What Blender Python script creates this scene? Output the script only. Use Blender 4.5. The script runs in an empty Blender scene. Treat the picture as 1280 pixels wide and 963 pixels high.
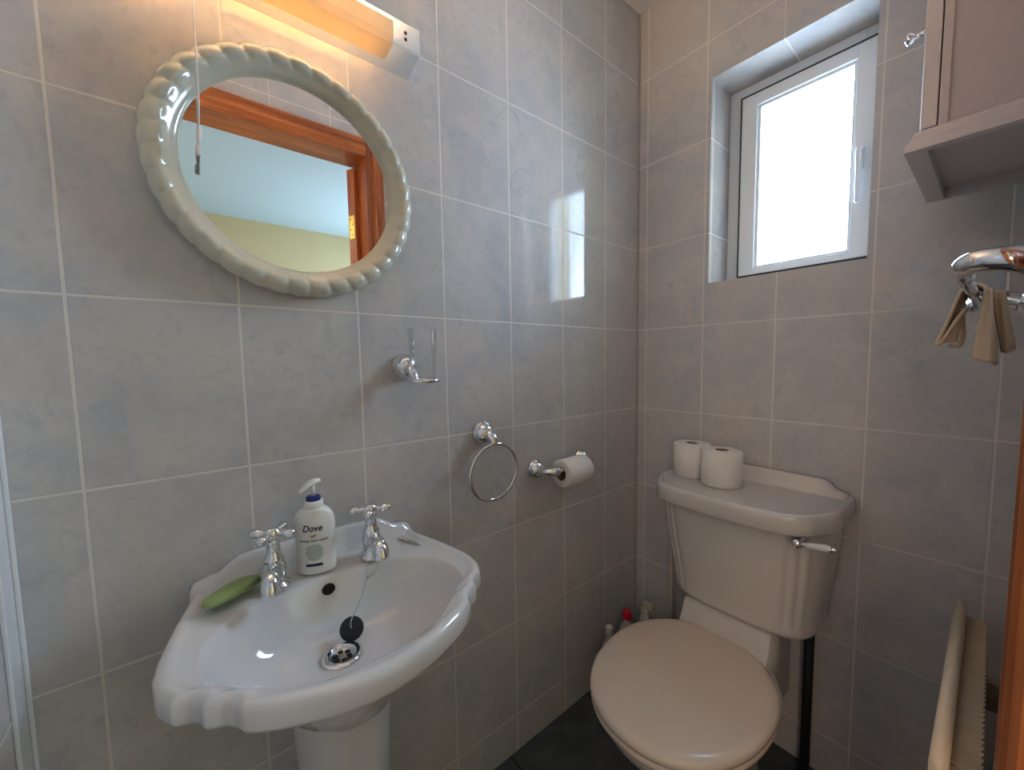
import bpy, bmesh, math, random
from mathutils import Vector, Matrix
random.seed(7)
PI = math.pi
sc = bpy.context.scene
COL = sc.collection
sin, cos = math.sin, math.cos

# ------------------------------------------------------------------ helpers
class MB:
    """collects verts / faces of one mesh"""
    def __init__(s): s.v = []; s.f = []; s.m = []; s.sm = []
    def add(s, vs, fs, mi=0, smooth=True):
        o = len(s.v); s.v += [tuple(p) for p in vs]
        for f in fs: s.f.append([i + o for i in f]); s.m.append(mi); s.sm.append(smooth)
        return s
    def box(s, x0, x1, y0, y1, z0, z1, mi=0, bev=0.0):
        if bev <= 0:
            vs = [(x, y, z) for z in (z0, z1) for y in (y0, y1) for x in (x0, x1)]
            fs = [(0, 2, 3, 1), (4, 5, 7, 6), (0, 1, 5, 4), (2, 6, 7, 3), (0, 4, 6, 2), (1, 3, 7, 5)]
            return s.add(vs, fs, mi, False)
        bm = bmesh.new(); bmesh.ops.create_cube(bm, size=1)
        for v in bm.verts:
            v.co = Vector((x0 + (v.co.x + .5) * (x1 - x0), y0 + (v.co.y + .5) * (y1 - y0), z0 + (v.co.z + .5) * (z1 - z0)))
        bmesh.ops.bevel(bm, geom=list(bm.edges), offset=bev, segments=2, affect='EDGES', profile=.5)
        bm.verts.index_update()
        s.add([v.co[:] for v in bm.verts], [[v.index for v in f.verts] for f in bm.faces], mi, False); bm.free()
        return s
    def rings(s, rs, close0=True, close1=True, mi=0, smooth=True, loop=True):
        """loft through rings of equal length"""
        n = len(rs[0]); vs = [p for r in rs for p in r]; fs = []
        for i in range(len(rs) - 1):
            for j in range(n if loop else n - 1):
                k = (j + 1) % n
                fs.append((i * n + j, i * n + k, (i + 1) * n + k, (i + 1) * n + j))
        if close0: fs.append(tuple(range(n - 1, -1, -1)))
        if close1: fs.append(tuple(range((len(rs) - 1) * n, len(rs) * n)))
        return s.add(vs, fs, mi, smooth)
    def lathe(s, prof, o=(0, 0, 0), axis=(0, 0, 1), n=32, mi=0, c0=True, c1=True, sx=1, sy=1):
        """prof: (radius, height) pairs around axis from o"""
        a = Vector(axis).normalized(); t = Vector((0, 0, 1)) if abs(a.z) < .9 else Vector((1, 0, 0))
        u = a.cross(t).normalized(); w = a.cross(u); o = Vector(o)
        rs = [[o + a * h + (u * cos(2 * PI * j / n) * sx + w * sin(2 * PI * j / n) * sy) * r for j in range(n)] for r, h in prof]
        return s.rings(rs, c0, c1, mi)
    def tube(s, pts, r, n=12, mi=0, closed=False):
        pts = [Vector(p) for p in pts]; N = len(pts); rs = []; prev = None
        for i, p in enumerate(pts):
            if closed: d = pts[(i + 1) % N] - pts[i - 1]
            else: d = pts[min(i + 1, N - 1)] - pts[max(i - 1, 0)]
            d.normalize()
            if prev is None:
                t = Vector((0, 0, 1)) if abs(d.z) < .9 else Vector((1, 0, 0)); u = d.cross(t).normalized()
            else:
                u = (prev - d * prev.dot(d)).normalized()
            prev = u; w = d.cross(u); rr = r[i] if isinstance(r, (list, tuple)) else r
            rs.append([p + (u * cos(2 * PI * j / n) + w * sin(2 * PI * j / n)) * rr for j in range(n)])
        if closed: rs.append(rs[0]); return s.rings(rs, False, False, mi)
        return s.rings(rs, True, True, mi)
    def sphere(s, c, r, n=12, mi=0, sc3=(1, 1, 1)):
        rs = []
        for i in range(n // 2 + 1):
            a = PI * max(.02, min(.98, i / (n // 2)))
            rs.append([(c[0] + r * sc3[0] * sin(a) * cos(2 * PI * j / n), c[1] + r * sc3[1] * sin(a) * sin(2 * PI * j / n), c[2] - r * sc3[2] * cos(a)) for j in range(n)])
        return s.rings(rs, True, True, mi)
    def build(s, name, mat, parent=None, sub=0, bevel=0, fix=True):
        me = bpy.data.meshes.new(name); me.from_pydata(s.v, [], s.f)
        mats = mat if isinstance(mat, (list, tuple)) else [mat]
        for m in mats: me.materials.append(m)
        for p, mi, sm in zip(me.polygons, s.m, s.sm): p.material_index = mi; p.use_smooth = sm
        if fix:
            bm = bmesh.new(); bm.from_mesh(me)
            bmesh.ops.remove_doubles(bm, verts=list(bm.verts), dist=1e-6)
            bmesh.ops.recalc_face_normals(bm, faces=list(bm.faces)); bm.to_mesh(me); bm.free()
        o = bpy.data.objects.new(name, me); COL.objects.link(o)
        if parent is not None:
            o.parent = parent; o.matrix_parent_inverse = Matrix.Translation(-wloc(parent))
        if bevel:
            b = o.modifiers.new('edge', 'BEVEL'); b.width = bevel; b.segments = 2; b.limit_method = 'ANGLE'; b.angle_limit = .6
        if sub:
            d = o.modifiers.new('smooth', 'SUBSURF'); d.levels = sub; d.render_levels = sub
        return o

def wloc(o):
    return o.location.copy() if o.type == 'EMPTY' else Vector((0, 0, 0))
def tag(o, label, cat, group=None):
    o['label'] = label; o['category'] = cat
    if group: o['group'] = group
    return o
def thing(name, loc, label, cat, group=None):
    o = bpy.data.objects.new(name, None); COL.objects.link(o); o.location = loc; o.empty_display_size = .02
    return tag(o, label, cat, group)
def struct(o): o['kind'] = 'structure'; return o

def rr_spline(pts, k=4):
    """Catmull-Rom through open point list"""
    out = []
    P = [Vector(p) for p in pts]; P = [P[0] * 2 - P[1]] + P + [P[-1] * 2 - P[-2]]
    for i in range(1, len(P) - 2):
        for j in range(k):
            t = j / k; a, b, c, d = P[i - 1:i + 3]
            out.append(.5 * ((2 * b) + (c - a) * t + (2 * a - 5 * b + 4 * c - d) * t * t + (3 * b - a - 3 * c + d) * t ** 3))
    out.append(P[-2]); return out

# ------------------------------------------------------------------ materials
def new_mat(name):
    m = bpy.data.materials.new(name); m.use_nodes = True
    nt = m.node_tree; nt.nodes.clear()
    out = nt.nodes.new('ShaderNodeOutputMaterial')
    return m, nt, out
def N(nt, typ, **kw):
    n = nt.nodes.new(typ)
    for k, v in kw.items():
        if k.startswith('i_'): n.inputs[k[2:].replace('_', ' ')].default_value = v
        else: setattr(n, k, v)
    return n
def L(nt, a, b): nt.links.new(a, b)
def rgb(h):
    """sRGB 0-255 triple -> linear"""
    f = lambda c: (c / 12.92 if c <= .04045 else ((c + .055) / 1.055) ** 2.4)
    return tuple(f(x / 255) for x in h) + (1,)
def principled(name, col, rough=.4, metal=0, coat=0, ior=1.5, noise=None, bump=None, spec=.5, sss=0):
    m, nt, out = new_mat(name)
    b = N(nt, 'ShaderNodeBsdfPrincipled'); b.inputs['Roughness'].default_value = rough
    b.inputs['Metallic'].default_value = metal; b.inputs['IOR'].default_value = ior
    b.inputs['Coat Weight'].default_value = coat; b.inputs['Coat Roughness'].default_value = .03
    b.inputs['Specular IOR Level'].default_value = spec
    b.inputs['Base Color'].default_value = col
    tc = N(nt, 'ShaderNodeTexCoord')
    if noise:
        n = N(nt, 'ShaderNodeTexNoise'); n.inputs['Scale'].default_value = noise[0]; n.inputs['Detail'].default_value = 4
        r = N(nt, 'ShaderNodeMix', data_type='RGBA'); r.inputs[6].default_value = col; r.inputs[7].default_value = noise[1]
        L(nt, tc.outputs['Object'], n.inputs['Vector']); L(nt, n.outputs['Fac'], r.inputs[0]); L(nt, r.outputs[2], b.inputs['Base Color'])
    if bump:
        n2 = N(nt, 'ShaderNodeTexNoise'); n2.inputs['Scale'].default_value = bump[0]; n2.inputs['Detail'].default_value = 3
        bp = N(nt, 'ShaderNodeBump'); bp.inputs['Strength'].default_value = bump[1]; bp.inputs['Distance'].default_value = bump[2]
        L(nt, tc.outputs['Object'], n2.inputs['Vector']); L(nt, n2.outputs['Fac'], bp.inputs['Height']); L(nt, bp.outputs[0], b.inputs['Normal'])
    L(nt, b.outputs[0], out.inputs[0]); return m

TW, TH = .2, .28
A0, B0 = .1859, .2355
def tile_mat(name, axis, off, grey=(205, 200, 195), dark=(188, 187, 188), warm=(207, 196, 187)):
    """glossy marbled wall tile, joints every 200 x 280 mm; axis = world axis the courses run along"""
    m, nt, out = new_mat(name)
    g = N(nt, 'ShaderNodeNewGeometry'); sx = N(nt, 'ShaderNodeSeparateXYZ'); L(nt, g.outputs['Position'], sx.inputs[0])
    ad = N(nt, 'ShaderNodeMath', operation='ADD'); ad.inputs[1].default_value = off + 20 * TW; L(nt, sx.outputs[axis], ad.inputs[0])
    az = N(nt, 'ShaderNodeMath', operation='ADD'); az.inputs[1].default_value = -1.232 + 20 * TH; L(nt, sx.outputs['Z'], az.inputs[0])
    cb = N(nt, 'ShaderNodeCombineXYZ'); L(nt, ad.outputs[0], cb.inputs[0]); L(nt, az.outputs[0], cb.inputs[1])
    br = N(nt, 'ShaderNodeTexBrick', offset=0, squash=1)
    br.inputs['Scale'].default_value = 1; br.inputs['Brick Width'].default_value = TW; br.inputs['Row Height'].default_value = TH
    br.inputs['Mortar Size'].default_value = .0024; br.inputs['Mortar Smooth'].default_value = .35
    br.inputs['Color1'].default_value = (.35, .35, .35, 1); br.inputs['Color2'].default_value = (.65, .65, .65, 1)
    L(nt, cb.outputs[0], br.inputs['Vector'])
    n1 = N(nt, 'ShaderNodeTexNoise'); n1.inputs['Scale'].default_value = 9; n1.inputs['Detail'].default_value = 5; n1.inputs['Roughness'].default_value = .6; n1.inputs['Distortion'].default_value = .6
    n2 = N(nt, 'ShaderNodeTexNoise'); n2.inputs['Scale'].default_value = 34; n2.inputs['Detail'].default_value = 6; n2.inputs['Distortion'].default_value = 1.2
    L(nt, g.outputs['Position'], n1.inputs['Vector']); L(nt, g.outputs['Position'], n2.inputs['Vector'])
    r1 = N(nt, 'ShaderNodeValToRGB'); r1.color_ramp.elements[0].position = .36; r1.color_ramp.elements[1].position = .66
    r1.color_ramp.elements[0].color = rgb(dark); r1.color_ramp.elements[1].color = rgb(grey); L(nt, n1.outputs['Fac'], r1.inputs[0])
    r2 = N(nt, 'ShaderNodeValToRGB'); r2.color_ramp.elements[0].position = .52; r2.color_ramp.elements[1].position = .66
    r2.color_ramp.elements[0].color = (0, 0, 0, 1); r2.color_ramp.elements[1].color = (.55, .55, .55, 1); L(nt, n2.outputs['Fac'], r2.inputs[0])
    mx = N(nt, 'ShaderNodeMix', data_type='RGBA'); L(nt, r2.outputs[0], mx.inputs[0]); L(nt, r1.outputs[0], mx.inputs[6]); mx.inputs[7].default_value = rgb((177, 178, 180))
    n3 = N(nt, 'ShaderNodeTexNoise'); n3.inputs['Scale'].default_value = 4; L(nt, g.outputs['Position'], n3.inputs['Vector'])
    r3 = N(nt, 'ShaderNodeValToRGB'); r3.color_ramp.elements[0].position = .45; r3.color_ramp.elements[1].position = .7
    r3.color_ramp.elements[0].color = (0, 0, 0, 1); r3.color_ramp.elements[1].color = (.6, .6, .6, 1); L(nt, n3.outputs['Fac'], r3.inputs[0])
    mw = N(nt, 'ShaderNodeMix', data_type='RGBA'); L(nt, r3.outputs[0], mw.inputs[0]); L(nt, mx.outputs[2], mw.inputs[6]); mw.inputs[7].default_value = rgb(warm)
    mg = N(nt, 'ShaderNodeMix', data_type='RGBA'); L(nt, br.outputs['Fac'], mg.inputs[0]); L(nt, mw.outputs[2], mg.inputs[6]); mg.inputs[7].default_value = rgb((224, 217, 209))
    b = N(nt, 'ShaderNodeBsdfPrincipled'); b.inputs['Specular IOR Level'].default_value = .36; L(nt, mg.outputs[2], b.inputs['Base Color'])
    ro = N(nt, 'ShaderNodeMapRange'); ro.inputs['To Min'].default_value = .055; ro.inputs['To Max'].default_value = .6; L(nt, br.outputs['Fac'], ro.inputs[0]); L(nt, ro.outputs[0], b.inputs['Roughness'])
    inv = N(nt, 'ShaderNodeMath', operation='SUBTRACT'); inv.inputs[0].default_value = 1; L(nt, br.outputs['Fac'], inv.inputs[1])
    bp = N(nt, 'ShaderNodeBump'); bp.inputs['Strength'].default_value = .6; bp.inputs['Distance'].default_value = .0012; L(nt, inv.outputs[0], bp.inputs['Height'])
    n4 = N(nt, 'ShaderNodeTexNoise'); n4.inputs['Scale'].default_value = 5; n4.inputs['Detail'].default_value = 1; L(nt, g.outputs['Position'], n4.inputs['Vector'])
    b2 = N(nt, 'ShaderNodeBump'); b2.inputs['Strength'].default_value = .12; b2.inputs['Distance'].default_value = .004; L(nt, n4.outputs['Fac'], b2.inputs['Height']); L(nt, bp.outputs[0], b2.inputs['Normal'])
    L(nt, b2.outputs[0], b.inputs['Normal'])
    L(nt, b.outputs[0], out.inputs[0]); return m

def pine_mat(name, along, light=(196, 116, 62), dark=(138, 68, 40)):
    m, nt, out = new_mat(name)
    g = N(nt, 'ShaderNodeNewGeometry'); mp = N(nt, 'ShaderNodeMapping')
    s = [26, 26, 26]; s['XYZ'.index(along)] = 1.6; mp.inputs['Scale'].default_value = s
    L(nt, g.outputs['Position'], mp.inputs['Vector'])
    n = N(nt, 'ShaderNodeTexNoise'); n.inputs['Scale'].default_value = 1.6; n.inputs['Detail'].default_value = 5; n.inputs['Distortion'].default_value = .8; L(nt, mp.outputs[0], n.inputs['Vector'])
    v = N(nt, 'ShaderNodeTexVoronoi'); v.inputs['Scale'].default_value = 3.1; L(nt, g.outputs['Position'], v.inputs['Vector'])
    r = N(nt, 'ShaderNodeValToRGB'); r.color_ramp.elements[0].position = .3; r.color_ramp.elements[1].position = .68
    r.color_ramp.elements[0].color = rgb(dark); r.color_ramp.elements[1].color = rgb(light); L(nt, n.outputs['Fac'], r.inputs[0])
    kr = N(nt, 'ShaderNodeValToRGB'); kr.color_ramp.elements[0].position = .03; kr.color_ramp.elements[1].position = .075
    kr.color_ramp.elements[0].color = (1, 1, 1, 1); kr.color_ramp.elements[1].color = (0, 0, 0, 1); L(nt, v.outputs['Distance'], kr.inputs[0])
    mx = N(nt, 'ShaderNodeMix', data_type='RGBA'); L(nt, kr.outputs[0], mx.inputs[0]); L(nt, r.outputs[0], mx.inputs[6]); mx.inputs[7].default_value = rgb((70, 32, 14))
    b = N(nt, 'ShaderNodeBsdfPrincipled'); b.inputs['Roughness'].default_value = .3; L(nt, mx.outputs[2], b.inputs['Base Color']); L(nt, b.outputs[0], out.inputs[0])
    return m

def clear_mat(name, tint=(1, 1, 1, 1), refl=.5):
    """thin clear glass: transparent with a Fresnel sheen"""
    m, nt, out = new_mat(name)
    t = N(nt, 'ShaderNodeBsdfTransparent'); t.inputs[0].default_value = tint
    gl = N(nt, 'ShaderNodeBsdfGlossy'); gl.inputs['Roughness'].default_value = .02
    fr = N(nt, 'ShaderNodeFresnel'); fr.inputs['IOR'].default_value = 1.45
    mu = N(nt, 'ShaderNodeMath', operation='MULTIPLY'); mu.inputs[1].default_value = refl; L(nt, fr.outputs[0], mu.inputs[0])
    mx = N(nt, 'ShaderNodeMixShader'); L(nt, mu.outputs[0], mx.inputs[0]); L(nt, t.outputs[0], mx.inputs[1]); L(nt, gl.outputs[0], mx.inputs[2])
    L(nt, mx.outputs[0], out.inputs[0]); return m
def emit_mat(name, col, s):
    m, nt, out = new_mat(name); e = N(nt, 'ShaderNodeEmission'); e.inputs[0].default_value = col; e.inputs[1].default_value = s
    L(nt, e.outputs[0], out.inputs[0]); return m
def shade_mat(name, col, tr=.75):
    m, nt, out = new_mat(name)
    d = N(nt, 'ShaderNodeBsdfPrincipled'); d.inputs['Base Color'].default_value = col; d.inputs['Roughness'].default_value = .25
    t = N(nt, 'ShaderNodeBsdfTranslucent'); t.inputs[0].default_value = col
    mx = N(nt, 'ShaderNodeMixShader'); mx.inputs[0].default_value = tr; L(nt, d.outputs[0], mx.inputs[1]); L(nt, t.outputs[0], mx.inputs[2])
    L(nt, mx.outputs[0], out.inputs[0]); return m
def floor_mat(name):
    m, nt, out = new_mat(name)
    g = N(nt, 'ShaderNodeNewGeometry'); mp = N(nt, 'ShaderNodeMapping'); mp.inputs['Location'].default_value = (.02, .285, 0)
    L(nt, g.outputs['Position'], mp.inputs['Vector'])
    br = N(nt, 'ShaderNodeTexBrick', offset=0, squash=1); br.inputs['Scale'].default_value = 1; br.inputs['Brick Width'].default_value = .33; br.inputs['Row Height'].default_value = .33
    br.inputs['Mortar Size'].default_value = .004; br.inputs['Mortar Smooth'].default_value = .2; L(nt, mp.outputs[0], br.inputs['Vector'])
    n = N(nt, 'ShaderNodeTexNoise'); n.inputs['Scale'].default_value = 14; n.inputs['Detail'].default_value = 6; L(nt, g.outputs['Position'], n.inputs['Vector'])
    r = N(nt, 'ShaderNodeValToRGB'); r.color_ramp.elements[0].position = .3; r.color_ramp.elements[1].position = .7
    r.color_ramp.elements[0].color = rgb((56, 62, 66)); r.color_ramp.elements[1].color = rgb((84, 90, 92)); L(nt, n.outputs['Fac'], r.inputs[0])
    mx = N(nt, 'ShaderNodeMix', data_type='RGBA'); L(nt, br.outputs['Fac'], mx.inputs[0]); L(nt, r.outputs[0], mx.inputs[6]); mx.inputs[7].default_value = rgb((38, 38, 40))
    b = N(nt, 'ShaderNodeBsdfPrincipled'); b.inputs['Roughness'].default_value = .35; L(nt, mx.outputs[2], b.inputs['Base Color'])
    bp = N(nt, 'ShaderNodeBump'); bp.inputs['Strength'].default_value = .3; bp.inputs['Distance'].default_value = .003; L(nt, n.outputs['Fac'], bp.inputs['Height']); L(nt, bp.outputs[0], b.inputs['Normal'])
    L(nt, b.outputs[0], out.inputs[0]); return m

M = {}
M['tileA'] = tile_mat('tile_grey_marbled', 'Y', A0)
M['tileB'] = tile_mat('tile_grey_marbled_back', 'X', -B0)
M['grout'] = principled('grout', rgb((176, 172, 166)), .6, noise=(40, rgb((160, 156, 150))))
M['ceramic'] = principled('white_ceramic', rgb((216, 214, 213)), .08, coat=.4)
M['toilet_ceramic'] = principled('toilet_ceramic', rgb((206, 200, 195)), .1, coat=.3)
M['seat'] = principled('seat_plastic', rgb((224, 208, 193)), .22)
M['chrome'] = principled('chrome', (.80, .80, .81, 1), .06, metal=1)
M['satin'] = principled('satin_metal', (.55, .56, .58, 1), .28, metal=1)
M['brass'] = principled('brass', rgb((214, 178, 92)), .3, metal=1)
M['mirror'] = principled('mirror_silver', (.93, .94, .94, 1), .0, metal=1)
M['cream'] = principled('cream_gloss', rgb((206, 203, 184)), .16, coat=.4, noise=(6, rgb((198, 196, 176))))
M['upvc'] = principled('white_upvc', rgb((225, 228, 230)), .25)
M['white_paint'] = principled('white_paint', rgb((205, 196, 194)), .35)
M['panel_paint'] = principled('cabinet_panel_paint', rgb((196, 184, 182)), .4)
M['plastic'] = principled('white_plastic', rgb((232, 229, 224)), .3)
M['gasket'] = principled('dark_gasket', rgb((58, 60, 64)), .5)
M['rubber'] = principled('black_rubber', rgb((26, 27, 36)), .4)
M['black'] = principled('black_plastic', rgb((16, 16, 18)), .7)
M['dark'] = principled('dark_hole', rgb((12, 12, 13)), .8)
M['paper'] = principled('tissue_paper', rgb((232, 226, 220)), .9, bump=(180, .35, .001))
M['card'] = principled('cardboard_core', rgb((150, 125, 104)), .9)
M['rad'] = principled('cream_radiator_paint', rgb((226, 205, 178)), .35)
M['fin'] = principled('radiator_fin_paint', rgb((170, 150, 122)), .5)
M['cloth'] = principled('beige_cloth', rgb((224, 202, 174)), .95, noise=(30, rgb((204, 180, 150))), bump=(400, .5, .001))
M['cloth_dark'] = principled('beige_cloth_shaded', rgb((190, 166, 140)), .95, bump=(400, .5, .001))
M['soap'] = principled('green_soap', rgb((150, 172, 112)), .55, noise=(30, rgb((138, 160, 100))))
M['blue'] = principled('blue_plastic', rgb((22, 34, 118)), .3)
M['red'] = principled('red_plastic', rgb((200, 16, 44)), .35)
M['ink'] = principled('navy_ink', rgb((28, 30, 52)), .4)
M['inkgrey'] = principled('grey_ink', rgb((70, 72, 84)), .4)
M['gold'] = principled('gold_ink', rgb((168, 148, 96)), .4)
M['drop'] = principled('pale_green_ink', rgb((190, 198, 184)), .4)
M['bottle'] = principled('bottle_plastic', rgb((236, 233, 226)), .28)
M['bottle_grey'] = principled('cleaner_bottle_plastic', rgb((206, 196, 182)), .35)
M['pine'] = pine_mat('pine_upright', 'Z')
M['pineH'] = pine_mat('pine_header', 'Y')
M['shade'] = shade_mat('amber_shade', rgb((253, 232, 188)), .078)
M['tube'] = emit_mat('lamp_tube', (1, .72, .46, 1), 138)
M['glass'] = clear_mat('window_glass', (1, 1, 1, 1), .6)
M['tumbler'] = clear_mat('tumbler_glass', (1, 1, 1, 1), .32)
M['floor'] = floor_mat('dark_slate_floor')
M['ceil'] = principled('ceiling_paint', rgb((226, 224, 220)), .8)
M['hallwall'] = principled('hall_wall_paint', rgb((186, 179, 142)), .8)
M['hallceil'] = principled('hall_ceiling_paint', rgb((176, 206, 224)), .8)
M['hallfloor'] = principled('hall_floor', rgb((120, 100, 80)), .6)
M['crud'] = principled('aged_sealant', rgb((198, 190, 176)), .7)

# ------------------------------------------------------------------ room shell
XC, YD, HZ = .87, -1.463, 2.3
struct(MB().box(-.12, 0, YD - .1, .16, 0, HZ).build('wall_left', M['tileA']))
w = MB()
WX0, WX1, WZ0, WZ1, WD = .246, .6255, 1.357, 1.966, .20
w.box(0, WX0, 0, WD, 0, HZ); w.box(WX1, XC + .1, 0, WD, 0, HZ); w.box(WX0, WX1, 0, WD, 0, WZ0); w.box(WX0, WX1, 0, WD, WZ1, HZ)
struct(w.build('wall_back', M['tileB'], fix=False))
r = MB(); e = .0035   # tiled lining of the window recess
r.box(WX0, WX0 + e, .0, .15, WZ0, WZ1, 1); r.box(WX1 - e, WX1, 0, .15, WZ0, WZ1, 1); r.box(WX0, WX1, 0, .15, WZ1 - e, WZ1, 0); r.box(WX0, WX1, 0, .15, WZ0, WZ0 + e, 0)
o = struct(r.build('trim_2', [M['tileB'], M['tileA']], fix=False)); o['label'] = 'tiled lining of the window recess'
OY0, OY1, OZ = -1.42, -.66, 1.958
w = MB(); w.box(XC, XC + .1, OY1 + .02, 0, 0, HZ); w.box(XC, XC + .1, YD - .1, OY0 - .02, 0, HZ); w.box(XC, XC + .1, OY0 - .02, OY1 + .02, OZ + .02, HZ)
struct(w.build('wall_right', M['tileA'], fix=False))
struct(MB().box(0, XC, YD - .1, YD, 0, HZ).build('wall_front', M['tileB']))
struct(MB().box(0, XC + .1, YD, 0, -.05, 0).build('floor', M['floor']))
struct(MB().box(-.12, XC + .1, YD - .1, .16, HZ, HZ + .05).build('ceiling', M['ceil']))
o = struct(MB().box(0, .0055, -.0055, 0, 0, HZ, bev=.0015).build('trim_3', M['grout'])); o['label'] = 'pale sealant bead in the wall corner'
t = MB(); t.box(0.0, .043, YD, YD + .005, 0, HZ, bev=.0015); t.box(0.0, .006, YD + .005, YD + .010, 0, HZ, bev=.0015)
o = struct(t.build('trim_1', M['upvc'])); o['label'] = 'white strip in the corner beside the basin wall'

# hall beyond the doorway
HX1, HY0, HY1, HH = 3.3, -3.2, .6, 2.36
struct(MB().box(XC + .1, HX1, HY0, HY1, -.05, 0).build('floor_hall', M['hallfloor']))
struct(MB().box(XC + .1, HX1, HY0, HY1, HH, HH + .05).build('ceiling_hall', M['hallceil']))
w = MB(); w.box(HX1, HX1 + .1, HY0, HY1, 0, HH); w.box(XC + .1, HX1, HY1, HY1 + .1, 0, HH); w.box(XC + .1, HX1, HY0 - .1, HY0, 0, HH)
struct(w.build('wall_hall', M['hallwall'], fix=False))
w = MB(); w.box(XC + .1, XC + .104, OY1 + .09, HY1, 0, HH); w.box(XC + .1, XC + .104, HY0, OY0 - .09, 0, HH); w.box(XC + .1, XC + .104, OY0 - .09, OY1 + .09, OZ + .09, HH)
struct(w.build('wall_hall_near', M['hallwall'], fix=False))

# door frame + door leaf
D = bpy.data.objects.new('door_1', None); COL.objects.link(D); struct(D); D['label'] = 'pine door frame with the door opened outward'
AW = .07
def arch_profile(sgn=1):   # (distance from opening edge, projection)
    return [(0, 0), (0, .010), (.008, .016), (.0125, .008), (.018, .010), (.026, .020), (.034, .020), (.038, .012), (.044, .014), (.056, .022), (.064, .022), (.07, .012), (.07, 0)]
def arch_side(y, s, x, xs):
    return [[(x - xs * p, y + s * d, z) for d, p in arch_profile()] for z in (0, OZ + AW)]
b = MB(); b.rings(arch_side(OY1, 1, XC, 1), smooth=False); b.build('architrave', M['pine'], D)
b = MB(); b.rings(arch_side(OY0, -.6, XC, 1), smooth=False); b.build('architrave', M['pine'], D)
b = MB(); b.rings([[(XC - p, y, OZ + d) for d, p in arch_profile()] for y in (OY0, OY1)], smooth=False); b.build('architrave', M['pineH'], D)
b = MB(); b.box(XC - .001, XC + .115, OY1, OY1 + .03, 0, OZ); b.box(XC - .001, XC + .115, OY0 - .03, OY0, 0, OZ); b.build('lining', M['pine'], D)
b = MB(); b.box(XC - .001, XC + .115, OY0 - .03, OY1 + .03, OZ, OZ + .03); b.build('lining', M['pineH'], D)
hx, hy = XC + .125, OY1 - .035
ang = math.radians(68); dirv = Vector((cos(ang), sin(ang), 0)); nrm = Vector((-sin(ang), cos(ang), 0))
b = MB(); base = Vector((hx, hy, 0))
def leafbox(mb, a0, a1, n0, n1, z0, z1):
    c = [base + dirv * a + nrm * n for n in (n0, n1) for a in (a0, a1)]
    vs = [(p.x, p.y, z) for z in (z0, z1) for p in c]
    mb.add(vs, [(0, 2, 3, 1), (4, 5, 7, 6), (0, 1, 5, 4), (2, 6, 7, 3), (0, 4, 6, 2), (1, 3, 7, 5)], 0, False)
leafbox(b, 0, .74, 0, .042, .008, OZ - .012); leaf = b.build('door_leaf', M['pine'], D)
h = MB(); leafbox(h, -.0015, 0, .006, .036, 1.66, 1.755)
for k, zz in enumerate((1.675, 1.697, 1.718, 1.74)):
    c = base + dirv * -.0015 + nrm * (.014 if k % 2 else .026); h.sphere((c.x, c.y, zz), .0028, 8, 1)
h.build('hinge', [M['brass'], M['dark']], leaf)

# window
W = bpy.data.objects.new('window_1', None); COL.objects.link(W); W.location = (.436, .13, WZ0); struct(W); W['label'] = 'small white window in a tiled recess, sky blown out'
def frame_rect(mb, x0, x1, z0, z1, wd, y0, y1, bev=.003):
    mb.box(x0, x0 + wd, y0, y1, z0, z1, bev=bev); mb.box(x1 - wd, x1, y0, y1, z0, z1, bev=bev)
    mb.box(x0 + wd - .002, x1 - wd + .002, y0, y1, z0, z0 + wd, bev=bev); mb.box(x0 + wd - .002, x1 - wd + .002, y0, y1, z1 - wd, z1, bev=bev)
b = MB(); frame_rect(b, WX0 + .004, WX1 - .004, WZ0 + .004, WZ1 - .004, .042, .125, .185); b.build('window_frame', M['upvc'], W)
b = MB(); frame_rect(b, .2905, .6112, WZ0 + .0245, WZ1 - .0425, .0034, .1035, .126, .0004); b.build('gasket', M['gasket'], W)
def frame4(mb, X0, X1, Z0, Z1, x0, x1, z0, z1, y0, y1, bev=.002):
    mb.box(X0, x0, y0, y1, Z0, Z1, bev=bev); mb.box(x1, X1, y0, y1, Z0, Z1, bev=bev); mb.box(x0 - .002, x1 + .002, y0, y1, Z0, z0, bev=bev); mb.box(x0 - .002, x1 + .002, y0, y1, z1, Z1, bev=bev)
b = MB(); frame4(b, .294, .608, WZ0 + .028, WZ1 - .046, .337, .567, 1.404, 1.886, .105, .165); sash = b.build('sash', M['upvc'], W)
b = MB(); frame4(b, .336, .568, 1.403, 1.887, .345, .560, 1.412, 1.878, .113, .128, .0015); b.build('glazing_bead', M['upvc'], sash)
b = MB(); frame4(b, .342, .563, 1.409, 1.881, .3462, .5588, 1.4132, 1.8768, .1275, .1295, .0004); b.build('pane_gasket', M['gasket'], sash)
MB().box(.340, .564, .130, .136, 1.406, 1.884).build('pane', M['glass'], sash)
b = MB(); b.box(.574, .590, .092, .106, 1.605, 1.662, bev=.003); b.lathe([(.0045, 0), (.0045, .004)], (.582, .093, 1.640), (0, -1, 0), 14, 1)
b.box(.575, .589, .082, .094, 1.618, 1.652, bev=.003); b.box(.5765, .5875, .080, .090, 1.520, 1.628, bev=.004)
b.build('window_handle', [M['upvc'], M['gasket']], sash)

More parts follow.
